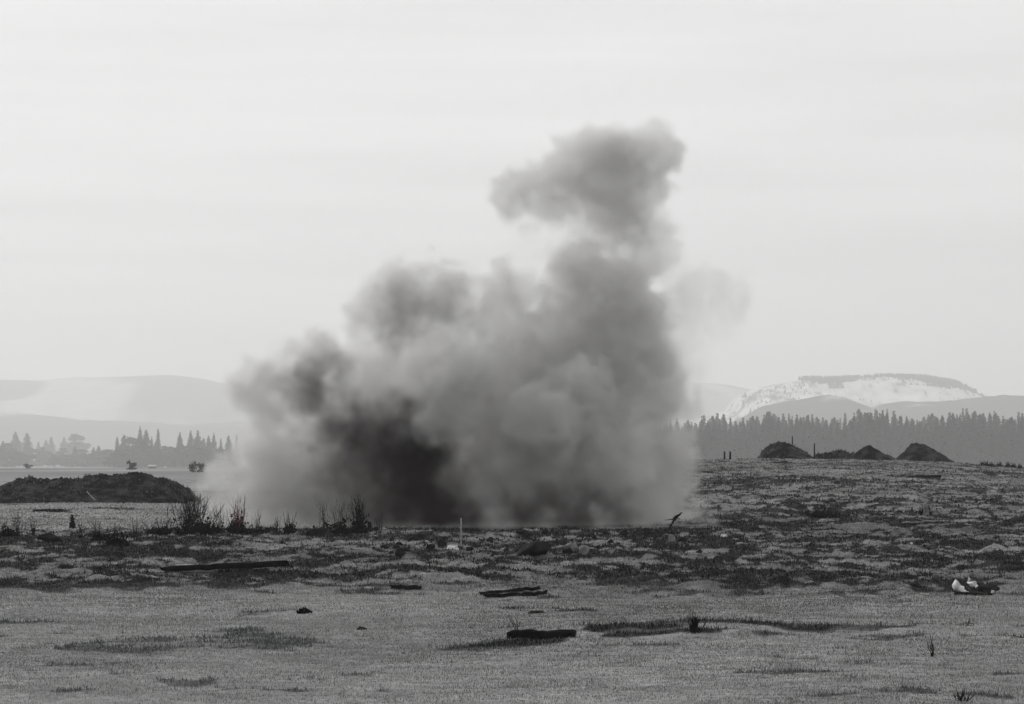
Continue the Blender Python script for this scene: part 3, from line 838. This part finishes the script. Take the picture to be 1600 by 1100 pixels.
shrub('bare_shrub', 184, 852, 34, 40, 12, 'sparse upright shrub right of the leaning left one', 'shrub', 10, M_twig, .011)
shrub('bare_shrub', 1446, 803, 22, 18, 12, 'dark broken shrub around the pale stump on the right slope', 'shrub', 11, M_twig, .02)
shrub('bare_shrub', 1083, 990, 40, 30, 22, 'dark tufted shrub on the edge of the dark foreground bank', 'shrub', 12, M_twig, .010, base=False, twigs=9)
shrub('bare_shrub', 1289, 810, 60, 26, 22, 'low dark sprawling shrub in the hollow of the right slope', 'shrub', 13, M_twig, .016)
shrub('dead_plant', 1457, 1027, 14, 36, 7, 'dark dead plant standing alone in the right foreground grass', 'plant', 14, M_twig, .007, base=False, lean=-.12, twigs=2)
shrub('bare_shrub', 815, 998, 30, 42, 5, 'few thin twigs rising behind the black slab', 'twigs', 15, M_twig, .006, base=False, lean=-.3, twigs=3)
shrub('dead_plant', 1502, 1096, 44, 18, 16, 'dark weed tuft at the bottom right of the photo', 'weed', 16, M_twig, .007, base=False, twigs=7)
shrub('bare_shrub', 250, 836, 40, 26, 16, 'low dark shrub just left of the large left shrub', 'shrub', 17, M_twig, .012)
shrub('bare_shrub', 415, 834, 60, 16, 18, 'low dark scrub between the red stems and the small forked shrub', 'shrub', 18, M_twig, .01)
shrub('dead_plant', 475, 958, 14, 7, 8, 'small dark weed in the left foreground grass', 'weed', 19, M_twig, .008)
for i, (px, bt_, w, h, t) in enumerate([(28, 838, 20, 34, 'right of the left edge shrub'), (52, 836, 14, 20, 'left of the dark rounded boulder'), (128, 840, 16, 24, 'right of the small fir'), (212, 846, 24, 30, 'between the sparse shrubs and the large shrub'),
        (345, 834, 16, 34, 'just left of the red stems'), (402, 834, 14, 30, 'just right of the red stems'), (432, 833, 12, 20, 'left of the small forked shrub'), (592, 834, 18, 26, 'at the left edge of the black smoke'), (505, 834, 14, 40, 'behind the black boulder')]):
    shrub('weed_stalks', px, bt_, w * 1.2, h * 1.35, 13, 'thin dry weed stalks ' + t, 'weeds', 120 + i, M_twig, .011, base=False, twigs=2, group='dry weed stalks along the left lip')
for i, (px, bt_, w, h, t) in enumerate([(8, 727, 16, 12, 'at the left edge below the misty trees'), (43, 732, 10, 8, 'small, between the edge and the tall left trees'), (108, 724, 7, 10, 'above the left crest of the mound'),
        (168, 730, 18, 17, 'with a spike, above the middle of the left mound'), (207, 734, 18, 14, 'round, right above the highest part of the left mound'), (302, 738, 14, 22, 'leaning, left of the smoke edge'), (314, 738, 14, 16, 'right next to the leaning one at the smoke edge'), (271, 724, 10, 12, 'pale, in front of the far left trees')]):
    g = ground_at(px, bt_); k = F / g.y
    r = np.random.default_rng(60 + i)
    root = empty('field_bush', g)
    Vs = []; Qs = []; off = 0; cl = []
    for q in range(9):
        c = np.array([r.normal() * w / k * .22, r.normal() * w / k * .22, h / k * r.uniform(.05, .8)]); cl.append(c)
        V, Q = limb((c[0] * .2, c[1] * .2, -.1), c, w / k * .03, w / k * .012, 4); Vs.append(V); Qs.append(Q + off); off += len(V)
    mesh_obj('branches', np.concatenate(Vs), np.concatenate(Qs), M_twig, root)
    nb = 420; ci = np.array(cl)[r.integers(0, 9, nb)]
    P = ci + r.normal(size=(nb, 3)) * np.array([w, w, h * .8]) / k * .12
    e1 = r.normal(size=(nb, 3)) * w / k * .045; e2 = r.normal(size=(nb, 3)) * w / k * .045
    mesh_obj('crown', np.stack([P - e1, P + e2, P + e1, P - e2], 1).reshape(-1, 3), np.arange(nb * 4).reshape(-1, 4), M_twig, root)
    tag(root, 'small dark field bush ' + t, 'bush', 'bushes on the far left field')
for i, px in enumerate([1535, 1542, 1550, 1562, 1575, 1583, 1594]):
    shrub('field_bush', px, 729, 9, 9, 14, 'little dark weed clump on the ridge line right of the last mound', 'weed', 80 + i, M_twig, .02, group='weed clumps on the right ridge line', Y=250)
# small fir in the left field
g = ground_at(113, 826)
root = empty('small_fir', g)
geo = conifer(99, 1.0, .26, .02, .05, .6)
def scl(v, gx): return v
tr, cr = conifer(99, 8.0, 2.0, .02, .02, .6)
k = (22.0 / (F / g.y)) / 8.0
mesh_obj('trunk', tr[0] * k, tr[1], M_trunk, root); mesh_obj('crown', cr[0] * k, cr[1], M_twig, root)
tag(root, 'small dark young fir alone in the left grass', 'tree')
# stump with pale top on the right slope
g = ground_at(1444, 802)
V, Q = limb((0, 0, -.1), (-.05, 0, .55), .16, .10, 9, segs=4, jit=np.random.default_rng(5))
g.y -= .8; g.z = float(H(g.x, g.y)); o = mesh_obj('tree_stump', V, Q, M_prock, loc=g); tag(o, 'pale broken tree stump standing on the right slope', 'stump')
# flying debris / crooked branch at the right foot of the smoke
g = ground_at(1055, 828)
Vs = []; Qs = []; off = 0
for a, b, r0, r1 in (((-.25, 0, 0), (-.05, 0, .42), .03, .05), ((-.05, 0, .42), (.28, .05, .72), .09, .02), ((-.05, 0, .42), (-.45, 0, .40), .03, .008), ((.05, 0, .5), (.22, 0, .42), .03, .008)):
    V, Q = limb(a, b, r0, r1, 6, segs=3, jit=np.random.default_rng(4)); Vs.append(V); Qs.append(Q + off); off += len(V)
o = mesh_obj('broken_branch', np.concatenate(Vs), np.concatenate(Qs), M_darkwood, loc=g)
tag(o, 'crooked dark broken branch sticking up at the right foot of the smoke', 'branch')
# far farm shed in the left field
g = ray(238, 724, 1500)
root = empty('farm_shed', (g.x, g.y, float(base_h(g.x, g.y)))); root.scale = (.6, .6, .6)
M_wall = noisy('shed_wall', .12, .2, .6); M_roof = noisy('shed_roof', .5, .65, .6)
V, Q = cone_tris(1, 1, 0, 1, 4)
def box(x0, x1, y0, y1, z0, z1):
    V = np.array([(x, y, z) for x in (x0, x1) for y in (y0, y1) for z in (z0, z1)], float)
    return V, np.array([(0, 1, 3, 2), (4, 6, 7, 5), (0, 4, 5, 1), (2, 3, 7, 6), (0, 2, 6, 4), (1, 5, 7, 3)])
V, Q = box(-3, 3, -2, 2, 0, 1.6); mesh_obj('wall', V, Q, M_wall, root)
V = np.array([(-3.4, -2.4, 1.6), (3.4, -2.4, 1.6), (3.4, 2.4, 1.6), (-3.4, 2.4, 1.6), (-3.4, 0, 2.9), (3.4, 0, 2.9)], float)
mesh_obj('roof', V, np.array([(0, 1, 5), (0, 5, 4), (2, 3, 4), (2, 4, 5), (0, 4, 3), (1, 2, 5), (0, 3, 2), (0, 2, 1)]), M_roof, root)
tag(root, 'tiny pale roofed shed in front of the far left trees', 'shed')

# ------------------------------------------------------------------ smoke
# (px, py, radius px, depth offset m, density weight)
YS = 129.0
PALE = [
 (775,828,26,-9,.2),(850,830,24,-9.5,.3),(935,830,28,-9,.3),(1025,824,30,-8,.3),(1088,818,28,-6,.25),(450,830,24,-8,.14),(390,830,28,-8,.12),(340,815,30,-4,.16),(1110,824,22,-5,.16),(820,380,40,1,.10),(1035,420,34,1,.12),

 (960,258,62,0,.62),(925,248,50,0,.65),(895,262,44,0,.6),(1038,392,26,0,.5),(975,325,55,0,.7),(1010,350,40,0,.6),(1030,240,36,0,.6),(905,272,62,0,.6),(862,296,60,-1,.75),(812,303,48,0,.85),(790,308,26,0,.7),(1008,248,44,0,.58),(1024,222,30,1,.4),(940,232,36,1,.6),(990,330,46,0,.60),(1022,368,30,0,.6),(1000,300,46,0,.55),(945,300,50,0,.5),(945,345,60,1,.45),(925,375,45,1,.35),(985,385,40,1,.35),(860,365,55,0,.2),(905,352,50,1,.42),(950,372,50,0,.6),(1000,402,42,0,.5),(1030,335,26,0,.4),(1005,372,30,0,.45),
 (900,432,60,-1,.8),(940,465,66,-1,.62),(880,418,34,-1,.55),(1000,480,40,-1,.5),(965,560,95,0,.7),(885,540,90,0,.7),(1030,565,48,1,.5),(1040,510,40,1,.35),(798,450,50,0,.8),(765,468,44,1,.5),(790,500,58,0,.5),(835,600,95,0,.7),(990,400,45,2,.15),
 (762,565,58,-3,.7),(722,552,46,-4,.8),(690,590,60,-4,.8),(735,525,36,-4,.8),(660,575,45,-4,.7),(745,620,60,-3,.7),
 (632,468,60,1,.75),(655,440,36,1,.7),(690,455,34,1,.7),(592,465,40,1,.32),(610,445,36,1,.45),(680,452,42,1,.6),(705,480,42,1,.65),(640,530,66,1,.7),(598,530,45,1,.25),(738,480,30,1,.6),(610,580,50,1,.6),
 (1095,462,54,1,.26),(1138,468,42,1,.26),(1070,505,60,1,.20),(1062,445,30,1,.12),(1095,545,60,1,.06),
 (482,553,40,0,1.),(502,545,30,0,.85),(442,590,42,0,.85),(402,605,48,0,.9),(382,610,38,0,.9),(415,580,34,0,.8),(410,575,26,0,.7),(470,620,58,0,1.),(538,590,40,0,.9),(518,572,36,0,.9),(430,650,48,0,.8),(440,560,34,0,.7),(565,602,22,0,.5),(455,680,50,0,.8),
 (400,725,66,1,.45),(368,765,58,1,.36),(440,760,85,0,.6),(500,700,85,1,.8),(600,650,95,0,.8),(680,680,105,0,.8),(780,690,110,0,.8),(880,700,125,0,.8),(960,680,100,0,.75),(1005,720,78,0,.6),(1015,775,70,0,.55),
 (960,780,95,-1,.8),(860,780,95,-1,.8),(770,780,85,-1,.8),(660,780,90,1,.7),(560,780,90,1,.7),(470,795,60,0,.5),(350,805,44,0,.28),(400,810,55,0,.4),(1045,808,42,0,.4),(1075,812,34,0,.22),(990,640,75,0,.7),(780,640,80,0,.7),
 (745,760,56,-3,.35),(760,800,44,-4.5,.30),(790,730,60,-3,.4),(960,720,70,-3,.5),(600,500,60,1,.6),(580,545,42,1,.2),(565,475,26,1,.15),(700,462,46,0,1.0),(716,488,36,0,1.1),(605,575,55,0,.5),(578,605,36,0,.3),(1040,620,50,0,.5),(1045,680,45,0,.5),(700,650,55,-4,.8),(850,660,60,-4,.75),(900,615,55,-3,.7),
]
SOOT = [
 (555,705,66,-3.6,.8),(515,692,48,-4.2,.6),(535,735,52,-4.2,.55),(600,712,70,-3.5,1.0),(648,712,74,-3.5,1.1),(545,735,50,-3,.4),(640,765,82,-4,1.1),(700,755,44,-4,1.0),(610,795,58,-4,1.0),(680,805,58,-4,1.4),(560,770,60,-3,.30),(720,800,34,-4,.9),
 (805,826,44,-4,.42),(850,832,44,-4,.42),(915,800,30,-4.2,.16),(900,828,40,-4,.36),(780,800,36,-3,.22),(985,836,40,-4,.16),(740,828,34,-4,.7),(530,822,40,-4,.35),(930,838,80,-4,.22),(1040,838,40,-3.5,.1),(640,822,74,-6,.9),(735,825,46,-6,.6),(790,835,50,-6,.35),(590,826,44,-5,.6),(580,730,115,-3,.2),(530,790,90,-3,.10),(840,826,80,-4.5,.3),
 (900,740,110,-1,.05),(1000,760,80,-1,.05),(830,690,100,-2,.04),(480,615,62,-2,.40),(420,605,44,-1,.2),(450,600,48,-1.5,.2),(500,560,44,-1,.22),(400,610,42,-1,.12),(540,595,44,-1,.12),(690,485,50,0,.26),(715,492,36,-.5,.4),(630,495,80,0,.14),(730,620,66,-4.5,.08),(905,440,66,-2,.07),(975,245,80,-1,.05),(900,290,70,-1,.04),(1010,350,60,-1,.05),(480,690,44,-2,.2),(960,480,70,-2,.05),
]
def smoke(name, blobs, voxel, npts_per_unit, seed, matl_args, label, warp=0.42, edge=0.17, radius=0.15, kids=9):
    B = []
    for (px, py, r, dy, w) in blobs:
        p = ray(px, py, YS + dy); B.append((p.x, p.y, p.z, r / (F / YS), w))
    rb = random.Random(seed)
    for (bx, by, bz, br, bw_) in list(B):        # smaller billows budding from each puff
        if not kids: break
        for _ in range(kids):
            a = rb.random() * 6.283; cz = rb.uniform(-.55, 1); sn = math.sqrt(1 - cz * cz); k = rb.uniform(.62, .95) * br
            B.append((bx + k * sn * math.cos(a), by + k * sn * math.sin(a), bz + k * cz, br * rb.uniform(.22, .46), bw_ * rb.uniform(.8, 1.5)))
    B = np.array(B, np.float32)
    lo = np.array([-15.0, 117.5, -0.6]); hi = np.array([12.2, 135.0, 19.6])
    n = np.ceil((hi - lo) / voxel).astype(int)
    ax = [lo[i] + (np.arange(n[i]) + .5) * voxel for i in range(3)]
    r = np.random.default_rng(seed)
    def noise3(size, sd):
        """smooth random field with features of the given size, by separable cubic upsampling of a lattice"""
        rr = np.random.default_rng(sd)
        dims = [int((hi[i] - lo[i]) / size) + 6 for i in range(3)]
        L = rr.random(dims).astype(np.float32)
        for i in range(3):
            q = (ax[i] - lo[i]) / size + 1; k = np.floor(q).astype(int); t = (q - k)
            W = np.zeros((len(q), dims[i]), np.float32)
            for o_, w_ in ((-1, (1 - t) ** 3 / 6), (0, (3 * t ** 3 - 6 * t ** 2 + 4) / 6), (1, (-3 * t ** 3 + 3 * t ** 2 + 3 * t + 1) / 6), (2, t ** 3 / 6)):
                W[np.arange(len(q)), k + o_] += w_
            L = np.moveaxis(np.tensordot(W, L, axes=(1, i)), 0, i)
        return (L - 0.5) * 5.4
    X, Y, Z = np.meshgrid(ax[0], ax[1], ax[2], indexing='ij')
    X = X.astype(np.float32); Y = Y.astype(np.float32); Z = Z.astype(np.float32)
    w1 = noise3(1.3, seed + 1) * warp * .5; w2 = noise3(1.3, seed + 2) * warp * .5; w3 = noise3(1.3, seed + 3) * warp * .5
    X += w1; Y += w2; Z += w3
    w1 = noise3(.5, seed + 11) * warp * .35; w3 = noise3(.5, seed + 13) * warp * .35
    X += w1; Z += w3
    Fm = np.full(X.shape, -1.0, np.float32); num = np.zeros_like(Fm); den = np.full(X.shape, 1e-6, np.float32)
    for (bx, by, bz, br, bw_) in B:
        R = br * 1.5 + 1.0
        sl = tuple(slice(max(int((c - R - lo[i]) / voxel), 0), max(int((c + R - lo[i]) / voxel) + 1, 1)) for i, c in enumerate((bx, by, bz)))
        q = 1 - np.sqrt((X[sl] - bx) ** 2 + (Y[sl] - by) ** 2 + (Z[sl] - bz) ** 2) / br
        Fm[sl] = np.maximum(Fm[sl], q * min(1.0, br / 1.6))
        e = np.exp(np.clip(q, -1, 1) * 4.5)
        e = np.where(q > -.5, e, 0)
        num[sl] += e * bw_; den[sl] += e
    bill = 1 - 2 * np.abs(noise3(0.85, seed + 4)); bill2 = 1 - 2 * np.abs(noise3(.42, seed + 5)); fine = noise3(.26, seed + 6)
    big = noise3(2.4, seed + 7)
    f = Fm + 0.125 * bill + 0.10 * bill2 + 0.055 * fine + 0.07 * big + .01
    D = np.clip(f / edge, 0, 1); D = D * D * (3 - 2 * D)
    D = D * num / den * np.clip(1 + 0.55 * big + 0.32 * bill + .25 * bill2 + .25 * fine, .2, 2.0)
    D *= np.clip((D - .015) / .05, 0, 1)
    gz = np.clip((ax[2] + .3) / .3, 0, 1)
    D *= gz[None, None, :]
    ed = np.ones(3)
    for i in range(3):      # nothing touches the hull
        k = np.minimum(np.arange(n[i]), np.arange(n[i])[::-1]) / 4.0
        sh = [1, 1, 1]; sh[i] = n[i]; D *= np.clip(k, 0, 1).reshape(sh).astype(np.float32)
    cnt = np.floor(D * npts_per_unit * voxel ** 3 + r.random(D.shape)).astype(int)
    idx = np.argwhere(cnt > 0); rep = cnt[cnt > 0]
    P = np.repeat(idx, rep, 0) + r.random((rep.sum(), 3))
    P = lo + P * voxel
    import sys; print('smoke', name, n, 'points', len(P), 'volume', float((D > .05).sum() * voxel ** 3), 'mean', float(D[D > .05].mean()), file=sys.stderr)
    # the skin round the smoke: convex hull of the coarse cells that hold any of it
    import bmesh
    cs = 1.6
    cells = np.unique(np.floor(P / cs).astype(int), axis=0)
    cor = np.concatenate([cells + np.array(k) for k in np.ndindex(2, 2, 2)])
    cor = np.unique(cor, axis=0) * cs
    cen = cor.mean(0); cor = cen + (cor - cen) * 1.03
    cor[:, 2] = np.maximum(cor[:, 2], -1.4)
    bm = bmesh.new()
    for c in cor: bm.verts.new(c)
    bmesh.ops.convex_hull(bm, input=bm.verts[:])
    bmesh.ops.delete(bm, geom=[v for v in bm.verts if not v.link_faces], context='VERTS')
    bmesh.ops.triangulate(bm, faces=bm.faces[:])
    bmesh.ops.recalc_face_normals(bm, faces=bm.faces[:])
    bm.verts.index_update()
    HV = np.array([v.co[:] for v in bm.verts]); HQ = np.array([[v.index for v in f.verts] for f in bm.faces]); bm.free()
    print('skin', len(HV), file=sys.stderr)
    o = mesh_obj(name, HV, HQ, None)
    me = o.data
    n0 = len(me.vertices); me.vertices.add(len(P))
    co = np.empty((n0 + len(P)) * 3, np.float32); me.vertices.foreach_get('co', co); co[n0 * 3:] = P.astype(np.float32).ravel()
    me.vertices.foreach_set('co', co); me.update()
    col, dens, aniso = matl_args
    mm = bpy.data.materials.new(name); mm.use_nodes = True; t = mm.node_tree; t.nodes.clear()
    out = t.nodes.new('ShaderNodeOutputMaterial'); v = t.nodes.new('ShaderNodeVolumePrincipled')
    v.inputs['Density Attribute'].default_value = ''
    v.inputs['Color'].default_value = (*col, 1); v.inputs['Anisotropy'].default_value = aniso
    pd = t.nodes.new('ShaderNodeTexPointDensity')
    pd.point_source = 'OBJECT'; pd.object = o; pd.radius = radius; pd.resolution = 340 if kids > 3 else 200; pd.space = 'OBJECT'; pd.interpolation = 'Linear'
    tcn = t.nodes.new('ShaderNodeTexCoord'); t.links.new(tcn.outputs['Object'], pd.inputs[0])
    mu = t.nodes.new('ShaderNodeMath'); mu.operation = 'MULTIPLY'
    mu.inputs[1].default_value = dens / (npts_per_unit * radius ** 3 * 1.0)
    t.links.new(pd.outputs['Density'], mu.inputs[0]); t.links.new(mu.outputs[0], v.inputs['Density']); t.links.new(v.outputs[0], out.inputs['Volume'])
    mm.cycles.volume_step_rate = 0.06 if kids > 3 else .1
    me.materials.append(mm)
    tag(o, label, 'smoke', kind='stuff')
    return o
smoke('smoke', PALE, 0.09, 2600, 100, ((.83, .826, .822), 1.15, 0.2), 'tall grey billowing smoke and dust rising from the blast')
smoke('soot_smoke', SOOT, 0.14, 700, 200, ((.055, .042, .043), 1.25, 0.1), 'black soot core low in the left half of the smoke', edge=.95, radius=.26, kids=2)

# ------------------------------------------------------------------ haze
V, Q = box(-9000, 9000, -160, 18000, -12, 480)
o = mesh_obj('haze', V, Q, None)
mm = bpy.data.materials.new('haze'); mm.use_nodes = True; t = mm.node_tree; t.nodes.clear()
out = t.nodes.new('ShaderNodeOutputMaterial'); v = t.nodes.new('ShaderNodeVolumePrincipled')
v.inputs['Density Attribute'].default_value = ''; v.inputs['Temperature Attribute'].default_value = ''; v.inputs['Color Attribute'].default_value = ''
v.inputs['Color'].default_value = (.97, .97, .97, 1); v.inputs['Density'].default_value = 1.6e-4; v.inputs['Anisotropy'].default_value = 0.3
t.links.new(v.outputs[0], out.inputs['Volume'])
o.data.materials.append(mm)
tag(o, 'pale even haze over the whole field and the hills', 'haze', kind='stuff')
